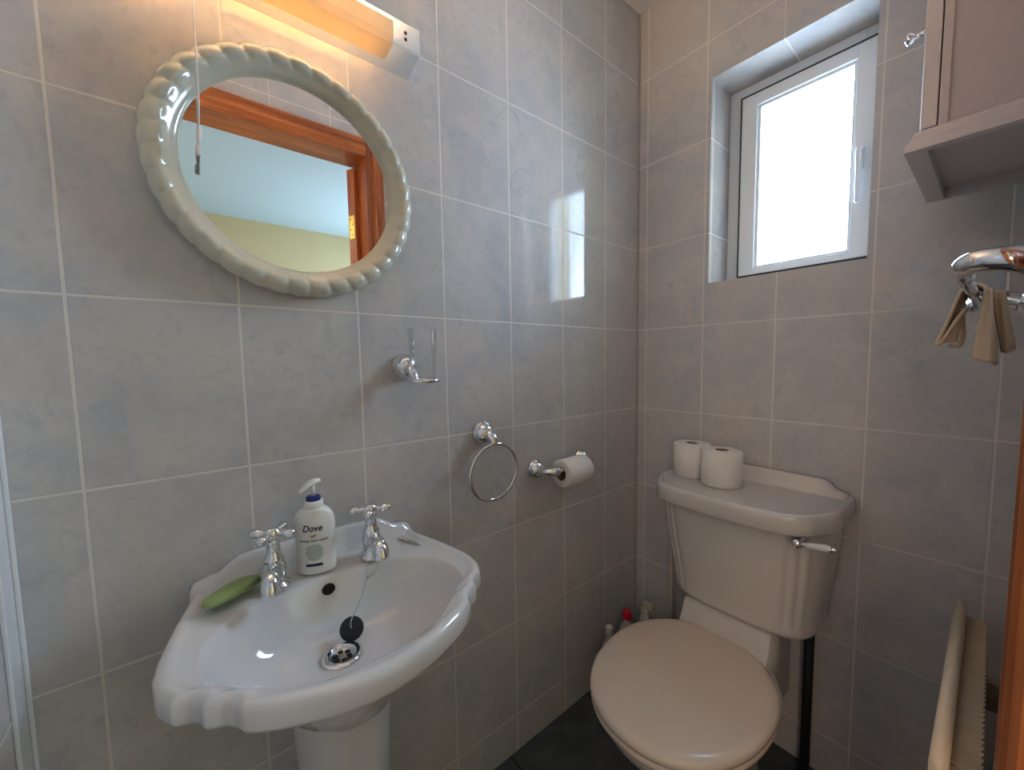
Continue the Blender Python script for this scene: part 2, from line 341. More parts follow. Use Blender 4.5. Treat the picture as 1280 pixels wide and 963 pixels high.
# ------------------------------------------------------------------ oval mirror
YM, ZM = -1.087, 1.459
MR = thing('oval_mirror', (0, YM, ZM - .2), 'round wall mirror in a cream scalloped shell-edged frame above the basin', 'mirror')
NT, LOB = 432, 36
prof = [(.196, 0), (.204, .006), (.2095, .014), (.2105, .022), (.2085, .030), (.2035, .037), (.197, .0415), (.1905, .043), (.1855, .0415), (.182, .0375), (.179, .034), (.1745, .0305), (.170, .027), (.1665, .0225), (.1645, .018), (.163, .0175), (.163, .006)]
lobw = [.3, .7, 1, 1, 1, 1, 1, 1, .9, .6, 0, 0, 0, 0, 0, 0, 0]
vs = []; fs = []; K = len(prof)
for i in range(NT):
    th = 2 * PI * i / NT
    for j, (rr, xx) in enumerate(prof):
        ph = LOB * th + j * .30
        sc_ = abs(cos(ph / 2)) ** .5          # rounded lobe with sharp groove
        rad_c, x_c = .192, .016
        amp = 1 - lobw[j] * .20 * (1 - sc_)
        r2 = rad_c + (rr - rad_c) * amp if j < 10 else rr; x2 = x_c + (xx - x_c) * amp if 0 < j < 10 else xx
        vs.append((x2, YM + r2 * 1.01 * cos(th), ZM + r2 * .985 * sin(th)))
for i in range(NT):
    for j in range(K - 1):
        a = i * K + j; c = ((i + 1) % NT) * K + j
        fs.append((a, c, c + 1, a + 1))
MB().add(vs, fs).build('scalloped_frame', M['cream'], MR)
b = MB(); b.lathe([(.166, 0), (.166, .002)], (.0155, YM, ZM), (1, 0, 0), 96, sx=1.01, sy=.985); b.sm = [False] * len(b.sm); b.build('mirror_glass', M['mirror'], MR)

# ------------------------------------------------------------------ shaver light
SL = thing('shaver_light', (0, -1.1, 1.73), 'lit wall strip light with amber shade and socket end, above the mirror', 'light')
Y1, Y0 = -.859, -1.40
cs = [(0, 1.731), (.054, 1.748), (.056, 1.752), (.056, 1.797), (.052, 1.801), (0, 1.803)]
b = MB(); b.rings([[(x, y, z) for x, z in cs] for y in (Y0, Y1)], smooth=False); base_o = b.build('housing', M['upvc'], SL, bevel=.001)
b = MB()
for dz in (.012, .024):
    b.box(.0555, .0568, -.8915, -.8865, 1.752 + dz, 1.752 + dz + .0055)
b.build('socket_slots', M['dark'], base_o)
YS = -.935
sh = [(.100, 1.7525), (.104, 1.748), (.104, 1.722), (.098, 1.712), (.0600, 1.7065), (.0585, 1.736)]
shi = [(x - .002, z - .0006) for x, z in sh]; shi = [(.0980, 1.7505)] + [(x - .0025, z + (.0 if z > 1.73 else .0025)) for x, z in sh[1:-2]] + [(.0620, 1.709), (.0605, 1.736)]
ring = sh + shi[::-1]
b = MB(); b.rings([[(x, y, z) for x, z in ring] for y in (Y0 + .03, YS - .002)], smooth=False)
cap = sh + [(.0580, 1.7525)]
b.rings([[(x, y, z) for x, z in cap] for y in (YS - .002, YS)], smooth=False); b.rings([[(x, y, z) for x, z in cap] for y in (Y0 + .028, Y0 + .03)], smooth=False)
b.build('shade', M['shade'], SL)
b = MB(); b.lathe([(.006, 0), (.0075, .003), (.0075, .395), (.006, .398)], (.0755, YS - .424, 1.7255), (0, 1, 0), 16); b.build('lamp_tube', M['tube'], SL)
b = MB(); b.tube([(.052, -1.222, 1.75), (.0525, -1.2225, 1.62), (.053, -1.2235, 1.52), (.054, -1.226, 1.482)], .0012, 6); cord = b.build('pull_cord', M['plastic'], SL)
b = MB(); b.lathe([(.0014, .032), (.0032, .030), (.0036, .014), (.0026, .006), (.0022, .0035)], (.0545, -1.2275, 1.4555), (0, .08, 1), 10); b.lathe([(.0034, .0), (.0040, .002), (.0036, .0145), (.002, .016)], (.0546, -1.2290, 1.4435), (0, .08, 1), 10)
b.build('toggle', M['plastic'], cord)

# ------------------------------------------------------------------ wash basin
YB = -1.088
BS = thing('wash_basin', (.19, YB, 0), 'white pedestal wash basin with scalloped front corners and chrome taps', 'basin')
half = [(0, 0), (0, .05), (0, .10), (0, .15), (0, .182), (.006, .1885), (.03, .192), (.06, .199), (.10, .210), (.14, .2185), (.18, .2255), (.21, .2275), (.238, .2225), (.254, .2145), (.2635, .2085), (.2665, .2015), (.2715, .1915), (.280, .185), (.2925, .1805), (.2965, .173), (.3015, .1625), (.311, .1545), (.3255, .1475), (.336, .1345), (.346, .118), (.357, .095), (.367, .071), (.374, .046), (.3785, .022), (.3795, 0)]
def refine(h, k=3):
    out = []
    for i in range(len(h) - 1):
        for j in range(k):
            t = j / k; out.append((h[i][0] + (h[i + 1][0] - h[i][0]) * t, h[i][1] + (h[i + 1][1] - h[i][1]) * t))
    out.append(h[-1]); return out
hr = refine(half)
outl = [(x, d) for x, d in hr] + [(x, -d) for x, d in hr[-2:0:-1]]
CX, CYB = .205, 0.0
def scale_o(s, z, dx=0.0, minx=None):
    res = []
    for x, d in outl:
        X = CX + (x - CX) * s + dx; Y = d * s
        if minx is not None: X = max(X, minx)
        res.append((X, YB + Y, z))
    return res
def inset_o(d, z, minx=.0):
    n = len(outl); res = []
    for i in range(n):
        (ax, ay), (bx, by) = outl[i - 3], outl[(i + 3) % n]
        tx, ty = bx - ax, by - ay; l = math.hypot(tx, ty) or 1
        nx, ny = -ty / l, tx / l           # candidate normal
        cx, cy = CX - outl[i][0], -outl[i][1]
        if nx * cx + ny * cy < 0: nx, ny = -nx, -ny
        if d > .004: rl = math.hypot(cx, cy); nx, ny = cx / rl, cy / rl
        res.append((max(outl[i][0] + nx * d, minx), YB + outl[i][1] + ny * d, z))
    return res
def bowl(s, z, ox=0.0):
    """bowl outline: flat-ish at the back, wide, follows the front arc"""
    res = []; cx0 = .218 + ox; n = len(outl)
    rad = [math.hypot(x - CX, d) for x, d in outl]
    lim0 = [min(rad[(i + k) % n] for k in range(-3, 4)) - .026 for i in range(n)]; lim = [sum(lim0[(i + k) % n] for k in range(-10, 11)) / 21 for i in range(n)]
    for i, (x, d) in enumerate(outl):
        a = math.atan2(d / .2285, (x - CX) / .19)
        c, si = cos(a), sin(a)
        ex = 2.5 if c < 0 else 2.15
        rr = (abs(c) ** ex + abs(si) ** ex) ** (-1 / ex)
        lx = .128 if c < 0 else .130
        X, Y = .218 + lx * rr * c, .187 * rr * si
        q = math.hypot(X - CX, Y); f = min(1, lim[i] / q); X, Y = CX + (X - CX) * f, Y * f
        res.append((cx0 + (X - .218) * s, YB + Y * s, z))
    return res
rings = [bowl(.34, .60), bowl(.50, .632), bowl(.72, .668), scale_o(.80, .692, -.01, 0), scale_o(.91, .712, -.003, 0), inset_o(.008, .722), inset_o(.002, .7255), inset_o(0, .731), inset_o(0, .748), inset_o(.0015, .7555), inset_o(.006, .7600), inset_o(.013, .7605), inset_o(.020, .7575), inset_o(.024, .7555),
         bowl(1.0, .7535), bowl(.985, .7525), bowl(.965, .7480), bowl(.935, .738), bowl(.87, .715), bowl(.76, .689), bowl(.58, .6705, -.012), bowl(.36, .664, -.022), bowl(.15, .6615, -.028)]
b = MB(); b.rings(rings, True, True)
# back ledge / upstand
up = [(-.192, .7615), (-.186, .772), (-.168, .776), (-.152, .779), (-.138, .790), (-.122, .799), (-.10, .8015), (0, .803), (.10, .8015), (.122, .799), (.138, .790), (.152, .779), (.168, .776), (.186, .772), (.192, .7615)]
R_ = []
for dy, z in up: R_.append([(0.0, YB + dy, .745), (0.0, YB + dy, z), (.010, YB + dy, z), (.0145, YB + dy, z - .003), (.018, YB + dy, z - .010 if z > .77 else z - .004), (.023, YB + dy, .7585 if z > .7625 else .7575), (.030, YB + dy, .753), (.030, YB + dy, .745)])
b.rings(R_)
# moulded shell flourishes on the two shoulders of the deck
for s in (1,):
    for k in range(3):
        c0 = Vector((.040 + .014 * k, YB + s * (.150 + .006 * k), .7575)); pts = [c0 + Vector((.03 * t, s * (.022 * t - .012 * t * t), .0025 * sin(PI * t))) for t in [q / 7 for q in range(8)]]
        b.tube(pts, [.0015 + .0032 * sin(PI * (q + .4) / 7.8) for q in range(8)], 8)
b.build('basin_bowl', M['ceramic'], BS)
b = MB(); 
pr = [(.110, .0), (.112, .02), (.098, .05), (.086, .12), (.078, .28), (.080, .45), (.088, .56), (.098, .625), (.10, .645)]
rs = []
for rr, z in pr:
    ring = []
    for j in range(48):
        a = 2 * PI * j / 48; c, s_ = cos(a), sin(a)
        q = 1 + .035 * max(0, cos(2 * (a - PI / 2)))      # slight flat front with side flutes
        ring.append((.145 + rr * .98 * c * (1.0 if c > 0 else .9), YB + rr * s_ * q * .86, z))
    rs.append(ring)
b.rings(rs); b.build('pedestal', M['ceramic'], BS)
b = MB(); b.lathe([(.0105, -.006), (.0105, .0012)], (.1035, YB - .004, .735), (.80, 0, .60), 20, sx=1, sy=.85); b.build('overflow_hole', M['dark'], BS)
DX, DY, DZ = .186, YB - .008, .6625
b = MB(); b.lathe([(.0195, .0012), (.0215, .0046), (.026, .0056), (.030, .0038), (.0310, .0)], (DX, DY, DZ), (0, 0, 1), 40, c0=False, c1=False); b.lathe([(.0197, .0012), (.0190, -.0008)], (DX, DY, DZ), (0, 0, 1), 40, 1, False, True)
for k in range(6):
    a = PI * k / 3; b.box(DX + .0105 * cos(a) - .0034, DX + .0105 * cos(a) + .0034, DY + .0105 * sin(a) - .0034, DY + .0105 * sin(a) + .0034, DZ - .0012, DZ + .0002, 2)
b.build('waste_outlet', [M['chrome'], M['satin'], M['dark']], BS)
# taps
def tap(yc, rot, lean):
    b = MB(); o = (.078, yc, .7565)
    b.lathe([(.0235, 0), (.0245, .003), (.0225, .007), (.0175, .011), (.0160, .018), (.0175, .026), (.0185, .034), (.0170, .041), (.0140, .046), (.0155, .049), (.0155, .052), (.012, .056), (.0105, .064), (.0102, .076), (.0125, .080), (.0125, .083), (.009, .085)], o, (0, 0, 1), 28)
    p = [(0, .028), (.016, .036), (.032, .040), (.046, .038), (.055, .030), (.058, .018)]
    d = Vector((cos(lean), sin(lean), 0)); pts = rr_spline([Vector(o) + d * a + Vector((0, 0, z)) for a, z in p], 4)
    n = len(pts); b.tube(pts, [.0140 - .0030 * sin(PI * i / (n - 1)) * (1 - i / n) + .0004 * i / n for i in range(n)], 18)
    t = b.build('tap', M['chrome'], BS)
    c = Vector(o) + Vector((0, 0, .093)); h = MB()
    h.lathe([(.008, -.009), (.0125, -.006), (.0135, .0), (.0120, .006), (.0105, .009), (.007, .011), (.002, .0115)], c, (0, 0, 1), 22)
    for k in range(4):
        a = rot + k * PI / 2; dv = (cos(a), sin(a), 0)
        h.lathe([(.0055, .008), (.0045, .0125), (.0052, .0165), (.0076, .0205), (.0086, .026), (.0084, .0315), (.0070, .035), (.0045, .0372), (.0015, .038)], c, dv, 16)
    h.build('cross_handle', M['chrome'], t)
    return t
tap(-1.168, math.radians(52), math.radians(-14)); tap(-1.006, math.radians(66), math.radians(-2))
# plug and chain
pc = Vector((.163, -1.073, .6855)); pn = Vector((.80, -.34, .42)).normalized()
b = MB(); b.lathe([(.0150, -.006), (.0158, -.004), (.0186, .001), (.0190, .004), (.0172, .0058), (.010, .0066), (.002, .0068)], pc, pn, 28); b.lathe([(.002, 0), (.0045, .002), (.0045, .006), (.002, .008)], pc + pn * .006, pn, 10)
plug = b.build('plug', M['rubber'], BS)
b = MB(); path = []
P0 = Vector((.1005, -1.0235, .7600)); P1 = pc + pn * .012
ctrl = [P0, P0 + Vector((.006, -.002, -.006)), Vector((.114, -1.030, .735)), Vector((.132, -1.045, .716)), P1 + Vector((-.005, .003, .014)), P1]
path = rr_spline(ctrl, 12)
ctrl2 = [Vector((.108, -1.004, .7605)), Vector((.1135, -1.008, .750)), Vector((.1165, -1.016, .742)), Vector((.115, -1.023, .7385)), Vector((.1135, -1.029, .736))]
p2 = rr_spline(ctrl2, 8)
def beads(pp, step=.0034, r=.00145):
    acc = 0; last = pp[0]
    for q in pp[1:]:
        dl = (q - last).length; acc += dl
        if acc >= step: b.sphere(q, r, 6); acc = 0
        last = q
dense = rr_spline(path, 6); beads(dense); b.tube(path, .0005, 5); beads(rr_spline(p2, 6)); b.tube(p2, .0005, 5)
b.sphere((.1140, -1.0265, .7365), .0026, 8)
b.build('bead_chain', M['satin'], plug)

# ------------------------------------------------------------------ soap bar
b = MB(); rs = []
for z, s in ((0, .80), (.002, .96), (.005, 1.0), (.0095, .985), (.0112, .94), (.0117, .86)):
    ring = []
    for j in range(40):
        a = 2 * PI * j / 40; c, s_ = cos(a), sin(a); ex = 2.7
        rr = (abs(c) ** ex + abs(s_) ** ex) ** (-1 / ex)
        x, y = (.043 - .004 * s_) * rr * c * s, .0215 * (1 + .18 * c) * rr * s_ * s
        ring.append((x, y, z))
    rs.append(ring)
b.rings(rs); so = b.build('soap_bar', M['soap']); so.location = (.0745, -1.2275, .7655); so.rotation_euler = (math.radians(-7), math.radians(0), math.radians(123))
tag(so, 'green oval soap bar lying on the basin deck beside the left tap', 'soap')

# ------------------------------------------------------------------ hand wash pump bottle
BX, BY, BZ = .0665, -1.101, .7572
PB = thing('pump_bottle', (BX, BY, BZ), 'white pump bottle of hand wash standing between the basin taps', 'bottle')
yaw = math.radians(-24)
def brot(x, y, z): return (BX + x * cos(yaw) - y * sin(yaw), BY + x * sin(yaw) + y * cos(yaw), BZ + z)
prof_b = [(.90, 0), (.96, .003), (.98, .008), (.95, .03), (.97, .055), (1.0, .080), (1.0, .092), (.95, .102), (.84, .110), (.66, .1155), (.48, .119)]
AXX, AYY = .0195, .0335
def bw(z):
    for (s0, z0), (s1, z1) in zip(prof_b, prof_b[1:]):
        if z0 <= z <= z1: return s0 + (s1 - s0) * (z - z0) / (z1 - z0)
    return 1
rs = []
for s, z in prof_b:
    q = .9 if s > .9 else 1
    rs.append([brot(AXX * (s if s > .8 else .62 + .38 * s) * cos(2 * PI * j / 48), AYY * s * sin(2 * PI * j / 48), z) for j in range(48)])
b = MB(); b.rings(rs); b.build('bottle_body', M['bottle'], PB, sub=1)
b = MB(); b.lathe([(.0150, .117), (.0155, .119), (.0155, .129), (.0140, .1305)], (BX, BY, BZ), n=32); b.build('neck', M['bottle'], PB)
b = MB(); b.lathe([(.0118, .130), (.0120, .131), (.0120, .1365), (.0105, .138), (.006, .138)], (BX, BY, BZ), n=32); b.build('blue_collar', M['blue'], PB)
b = MB(); b.lathe([(.0036, .137), (.0036, .160)], (BX, BY, BZ), n=14)
pa = math.radians(-72); d = Vector((cos(pa), sin(pa), 0)); c0 = Vector((BX, BY, BZ))
hp = [(-.0135, .1635, .003), (-.011, .1635, .0062), (-.004, .1635, .0082), (.004, .162, .0080), (.012, .1585, .0066), (.019, .1540, .0052), (.0235, .1505, .0042), (.0245, .1495, .002)]
rs = []
sd = Vector((-d.y, d.x, 0))
for a, z, r_ in hp: rs.append([c0 + d * a + Vector((0, 0, z)) + sd * r_ * 1.25 * cos(2 * PI * j / 16) + Vector((0, 0, 1)) * r_ * .62 * sin(2 * PI * j / 16) for j in range(16)])
b.rings(rs); b.build('pump_head', M['plastic'], PB)
def wrap_pt(u, z, lift=.0003):
    """u = horizontal offset on the bottle's front, z = height"""
    s = bw(z); t = max(-1, min(1, u / (AYY * s))); a = math.asin(t)
    return brot(AXX * (s if s > .8 else .62 + .38 * s) * cos(a) + lift * cos(a), AYY * s * sin(a) + lift * sin(a), z)
def text_part(name, txt, size, uc, zc, mat, shear=0.0, bold=0.0, width=None):
    cu = bpy.data.curves.new('lettering', 'FONT'); cu.body = txt; cu.size = size; cu.align_x = 'CENTER'; cu.shear = shear; cu.offset = bold; cu.resolution_u = 3
    ob = bpy.data.objects.new('lettering', cu); COL.objects.link(ob); bpy.context.view_layer.update()
    dg = bpy.context.evaluated_depsgraph_get(); me = bpy.data.meshes.new_from_object(ob.evaluated_get(dg))
    bm = bmesh.new(); bm.from_mesh(me); bmesh.ops.triangulate(bm, faces=list(bm.faces)); bmesh.ops.subdivide_edges(bm, edges=[e_ for e_ in bm.edges if e_.calc_length() > size * .3], cuts=2); bm.to_mesh(me); bm.free()
    xs = [v.co.x for v in me.vertices]; wd = max(xs) - min(xs); mid = (max(xs) + min(xs)) / 2; k = (width / wd) if width else 1
    for v in me.vertices: v.co = Vector(wrap_pt(uc + (v.co.x - mid) * k, zc + v.co.y))
    bpy.data.objects.remove(ob); bpy.data.curves.remove(cu)
    me.name = name; me.materials.clear(); me.materials.append(mat)
    o = bpy.data.objects.new(name, me); COL.objects.link(o); o.parent = PB; o.matrix_parent_inverse = Matrix.Translation(-PB.location); return o
def patch(name, poly, mat, lift=.0002):
    """flat printed shape on the bottle's front: polygon of (u, z), cut in strips"""
    bm = bmesh.new(); vs_ = [bm.verts.new((u, 0, z)) for u, z in poly]; f = bm.faces.new(vs_)
    bmesh.ops.triangulate(bm, faces=[f]); bmesh.ops.subdivide_edges(bm, edges=list(bm.edges), cuts=3, use_grid_fill=True)
    bmesh.ops.triangulate(bm, faces=list(bm.faces))
    for v in bm.verts: v.co = Vector(wrap_pt(v.co.x, v.co.z, lift))
    me = bpy.data.meshes.new(name); bm.to_mesh(me); bm.free(); me.materials.append(mat)
    o = bpy.data.objects.new(name, me); COL.objects.link(o); o.parent = PB; o.matrix_parent_inverse = Matrix.Translation(-PB.location); return o
text_part('lettering', 'Dove', .0165, 0, .0800, M['ink'], .22, .0004, .0315)
text_part('lettering', 'caring hand wash', .0066, 0, .0615, M['ink'], 0, .0001, .0450)
patch('emblem', [(-.0055, .0705), (-.002, .0735), (0, .0722), (.0015, .0745), (.0048, .0745), (.006, .0722), (.003, .0695), (-.001, .0685), (-.003, .0698)], M['gold'])
patch('drop_print', [(-.012, .052), (-.003, .056), (.008, .056), (.014, .050), (.0145, .036), (.011, .029), (.0, .026), (-.009, .029), (-.013, .039)], M['drop'], .0002)
patch('label_bar', [(-.0135, .0165), (.0135, .0165), (.0135, .0215), (-.0135, .0215)], M['ink'])

# ------------------------------------------------------------------ chrome fittings on the basin wall
def rosette(mb, y, z, R=.028, h=.026, x=0.0):
    mb.lathe([(R, 0), (R, .004), (R * .93, .0065), (R * .90, .009), (R * .86, .013), (R * .70, h * .8), (R * .45, h), (R * .1, h * 1.05)], (x, y, z), (1, 0, 0), 36)
# tumbler holder
TH_ = thing('tumbler_holder', (0, -.893, 1.12), 'small chrome wall holder carrying the clear tumbler right of the mirror', 'holder')
b = MB(); rosette(b, -.893, 1.121, .028, .028); b.build('wall_mount', M['chrome'], TH_)
tc_ = (.082, -.887, 1.092)
b = MB(); b.tube(rr_spline([(.02, -.893, 1.119), (.034, -.893, 1.113), (.0435, -.891, 1.102), (.0475, -.889, 1.0945)], 4), [.011 - .004 * i / 12 for i in range(13)], 14)
b.tube([(tc_[0] + .0318 * cos(2 * PI * i / 48), tc_[1] + .0318 * sin(2 * PI * i / 48), tc_[2]) for i in range(48)], .0042, 12, closed=True); b.build('holder_ring', M['chrome'], TH_)
TU = MB(); TU.lathe([(.001, 0), (.0235, 0), (.0252, .003), (.0258, .012), (.0268, .05), (.0298, .110), (.0292, .1105), (.0282, .110), (.0254, .05), (.0244, .014), (.0225, .009), (.001, .008)], (tc_[0], tc_[1], 1.0885), n=48, c0=True, c1=True)
tag(TU.build('glass_tumbler', M['tumbler']), 'clear glass tumbler sitting in the chrome wall holder', 'tumbler')
# towel ring
TR = thing('towel_ring', (0, -.687, .947), 'empty round chrome towel ring hanging on the wall above the basin', 'towel ring')
b = MB(); rosette(b, -.687, .947, .030, .028); b.tube(rr_spline([(.018, -.687, .947), (.030, -.685, .944), (.039, -.683, .936), (.042, -.682, .927), (.042, -.682, .921)], 4), [.0145 - .0045 * i / 16 for i in range(17)], 16); b.build('wall_mount', M['chrome'], TR)
b = MB(); rc = (.043, -.683, .852); RR = .0715
b.tube([(rc[0] + .004 * cos(a), rc[1] + RR * sin(a), rc[2] + RR * cos(a)) for a in [2 * PI * i / 72 for i in range(72)]], .0042, 12, closed=True); b.build('ring', M['chrome'], TR)
# toilet roll holder
PH = thing('toilet_roll_holder', (0, -.42, .82), 'two-armed chrome toilet roll holder on the wall near the corner', 'holder')
zz = .818
for y, s in ((-.508, 1), (-.312, -1)):
    b = MB(); rosette(b, y, zz, .028, .026); b.tube(rr_spline([(.018, y, zz), (.034, y + s * .002, zz), (.048, y + s * .006, zz), (.057, y + s * .018, zz), (.060, y + s * .034, zz)], 5), [.0135 - .0035 * sin(PI * i / 20) + (.001 if i > 15 else 0) for i in range(21)], 16); b.build('wall_mount', M['chrome'], PH)
b = MB(); b.lathe([(.0072, 0), (.0072, .14)], (.060, -.478, zz), (0, 1, 0), 16); b.build('spindle', M['satin'], PH)
def roll_mesh(mb, o, axis, R, H, rc):
    mb.lathe([(rc, 0), (R - .004, 0), (R, .003), (R, H - .003), (R - .004, H), (rc, H)], o, axis, 48, 0, False, False)
rz = zz - .0105
b = MB(); roll_mesh(b, (.060, -.463, rz), (0, 1, 0), .040, .100, .0195); hr_ = b.build('hanging_toilet_roll', M['paper'])
b = MB(); b.lathe([(.0195, .0005), (.0195, .0995)], (.060, -.463, rz), (0, 1, 0), 36, 0, False, False); b.lathe([(.0185, .0005), (.0185, .0995)], (.060, -.463, rz), (0, 1, 0), 36, 0, False, False)
cr = b.build('core', M['card'], hr_)
tag(hr_, 'part-used white toilet roll hanging on the chrome wall holder', 'toilet roll', 'toilet rolls')

# ------------------------------------------------------------------ toilet
TX, CXT = .389, .408
T = thing('toilet', (TX, -.35, 0), 'white close-coupled toilet with closed lid below the window', 'toilet')
def egg(cx, yb, yf, hw, z, n=64, flat=.0, ex=2.2):
    """seat outline: back at yb, front at yf, half width hw"""
    ymid = yb + (yf - yb) * .44; res = []
    for j in range(n):
        a = 2 * PI * j / n; c, s = cos(a), sin(a)
        e_ = 2.7 if s > 0 else ex
        rr = (abs(c) ** e_ + abs(s) ** e_) ** (-1 / e_)
        y = ymid + (yb - ymid) * rr * s if s > 0 else ymid + (ymid - yf) * rr * s
        k = 1 - .22 * max(0, s) ** 1.6
        res.append((cx + hw * rr * c * k, y, z))
    return res
b = MB(); b.rings([egg(TX, -.06, -.46, .105, 0), egg(TX, -.06, -.46, .107, .012), egg(TX, -.06, -.445, .098, .05), egg(TX, -.06, -.45, .098, .12), egg(TX, -.07, -.50, .115, .19), egg(TX, -.09, -.56, .145, .25), egg(TX, -.11, -.603, .171, .30), egg(TX, -.12, -.615, .178, .325), egg(TX, -.12, -.617, .179, .338), egg(TX, -.125, -.60, .17, .342)])
# back shelf of the pan under the cistern
sh_ = []
for x_ in [-.112, -.110, -.103, -.09, -.06, 0, .06, .09, .103, .110, .112]:
    k = 1 - (abs(x_) / .112) ** 8 * .5
    q = .006 * (1 - k)
    sh_.append([(TX + .004 + x_, -.02, .20), (TX + .004 + x_, -.02, .437 - q), (TX + .004 + x_, -.165 + q, .437 - q), (TX + .004 + x_, -.178 + q, .432 - q), (TX + .004 + x_, -.192, .395 - q), (TX + .004 + x_, -.205, .372), (TX + .004 + x_, -.222, .350), (TX + .004 + x_, -.222, .30), (TX + .004 + x_, -.16, .22)])
b.rings(sh_)
b.build('pan', M['toilet_ceramic'], T)
def d_ring(s, z, dy=0): return [(TX + (x - TX) * s, -.40 + (y + .40) * s + dy, z) for x, y, _ in egg(TX, -.185, -.632, .190, 0, 96)]
b = MB(); b.rings([d_ring(.955, .3425), d_ring(.985, .344), d_ring(.992, .350), d_ring(.985, .358), d_ring(.95, .360)]); b.build('seat', M['seat'], T)
b = MB(); b.rings([d_ring(.965, .3605), d_ring(.995, .3625), d_ring(1.0, .370), d_ring(.993, .3775), d_ring(.965, .3815), d_ring(.90, .3835), d_ring(.6, .3855), d_ring(.2, .3862)]); b.build('lid', M['seat'], T)
for s in (-1, 1): MB().lathe([(.009, 0), (.010, .002), (.010, .026), (.009, .028)], (TX + s * .075 - .014, -.192, .368), (1, 0, 0), 18).build('hinge', M['seat'], T)
# cistern
ch = [(0, -.250), (.05, -.2495), (.10, -.246), (.132, -.241), (.138, -.2365), (.142, -.2325), (.150, -.233), (.157, -.230), (.161, -.224), (.165, -.219), (.172, -.218), (.178, -.213), (.182, -.204), (.190, -.190), (.199, -.166), (.203, -.13), (.204, -.07), (.204, -.012)]
ch = refine(ch, 2)
chs = [(0, -.250), (.05, -.2495), (.10, -.246), (.132, -.2405), (.138, -.239), (.142, -.2375), (.150, -.2345), (.157, -.2315), (.161, -.229), (.165, -.226), (.172, -.220), (.178, -.214), (.182, -.209), (.190, -.194), (.199, -.168), (.203, -.13), (.204, -.07), (.204, -.012)]
chs = refine(chs, 2)
def cis(z, kx, ky, mixf, H_=None):
    src = [(a[0] * mixf + c[0] * (1 - mixf), a[1] * mixf + c[1] * (1 - mixf)) for a, c in zip(ch, chs)]
    h_ = [(CXT + x * kx, -.012 + (y + .012) * ky, z) for x, y in src]
    l_ = [(CXT - x * kx, -.012 + (y + .012) * ky, z) for x, y in src[:0:-1]]
    return l_ + h_
b = MB(); b.rings([cis(.440, .78, .64, 0), cis(.4415, .82, .70, 0), cis(.447, .845, .745, 0), cis(.455, .858, .765, 0), cis(.463, .863, .772, .2), cis(.466, .862, .770, 0), cis(.474, .868, .778, .2), cis(.478, .867, .776, .3), cis(.490, .875, .787, 1), cis(.56, .915, .845, 1), cis(.64, .955, .91, 1), cis(.70, .980, .955, 1), cis(.722, .985, .965, 1), cis(.728, .985, .965, .2), cis(.738, .985, .965, 0)])
b.build('cistern', M['toilet_ceramic'], T)
lh = [(0, -.281), (.05, -.280), (.10, -.276), (.14, -.268), (.165, -.257), (.182, -.240), (.192, -.222), (.202, -.203), (.212, -.182), (.218, -.160), (.219, -.10), (.219, -.05), (.218, -.006)]
lh = refine(lh, 3)
def lid(z, d):
    pts = [(-x, y) for x, y in lh[:0:-1]] + lh
    return [(CXT + x * (1 - d / .219), min(-.006, -.13 + (y + .13) * (1 - d / .14)), z) for x, y in pts]
b = MB(); b.rings([lid(.735, .012), lid(.736, .003), lid(.740, 0), lid(.770, 0), lid(.778, .0015), lid(.7825, .006), lid(.783, .011), lid(.7800, .014), lid(.7772, .0165), lid(.777, .018), lid(.777, .07)])
us = [(-.205, .778), (-.204, .786), (-.196, .790), (-.186, .791), (-.178, .796), (-.168, .808), (-.158, .8135), (-.14, .8145), (0, .8165), (.14, .8145), (.158, .8135), (.168, .808), (.178, .796), (.186, .791), (.196, .790), (.204, .786), (.205, .778)]
b.rings([[(CXT + x, -.004, .77), (CXT + x, -.004, z), (CXT + x, -.020, z), (CXT + x, -.025, z - .003), (CXT + x, -.029, z - (.012 if z > .795 else .005)), (CXT + x, -.036, .7785), (CXT + x, -.046, .7755), (CXT + x, -.046, .77)] for x, z in us])
b.build('cistern_lid', M['toilet_ceramic'], T)
lx, ly, lz = .568, -.2365, .7225
nd = Vector((.16, -1, 0)).normalized(); rd = Vector((1, .02, .13)).normalized()
b = MB(); b.lathe([(.0165, -.006), (.0165, .002), (.0135, .005), (.0085, .008), (.0075, .016), (.010, .019), (.0105, .024), (.008, .028), (.002, .0295)], (lx, ly, lz), nd, 26)
c_ = Vector((lx, ly, lz)) + nd * .021
b.lathe([(.0048, .006), (.0048, .012), (.0062, .013), (.0062, .015), (.0048, .016)], c_, rd, 16); tip = MB(); tip.lathe([(.0068, .056), (.0074, .058), (.0066, .0605), (.0042, .062), (.0052, .065), (.0045, .069), (.0015, .0705)], c_, rd, 16)
lev = b.build('flush_lever', M['chrome'], T); tip.build('lever_tip', M['chrome'], lev)
b = MB(); b.lathe([(.0045, .0155), (.0056, .020), (.0066, .032), (.0076, .045), (.0080, .053), (.0072, .0575)], c_, rd, 20); o = b.build('lever_grip', M['ceramic'], lev); o['label'] = 'white ceramic lever grip'

# toilet rolls on the cistern
def spare_roll(x, y, label):
    b = MB(); roll_mesh(b, (x, y, .7774), (0, 0, 1), .0520, .097, .0175)
    o = b.build('toilet_roll', M['paper'])
    b = MB(); b.lathe([(.0176, .0005), (.0176, .0955)], (x, y, .7774), n=32, c0=True, c1=False); b.lathe([(.0168, .001), (.0168, .0957)], (x, y, .7774), n=32, c0=False, c1=False); b.build('core', M['card'], o)
    return tag(o, label, 'toilet roll', 'toilet rolls')
spare_roll(.258, -.0995, 'white toilet roll on the cistern lid, the one nearer the corner')
spare_roll(.3575, -.1310, 'white toilet roll on the cistern lid, the one nearer the flush lever')

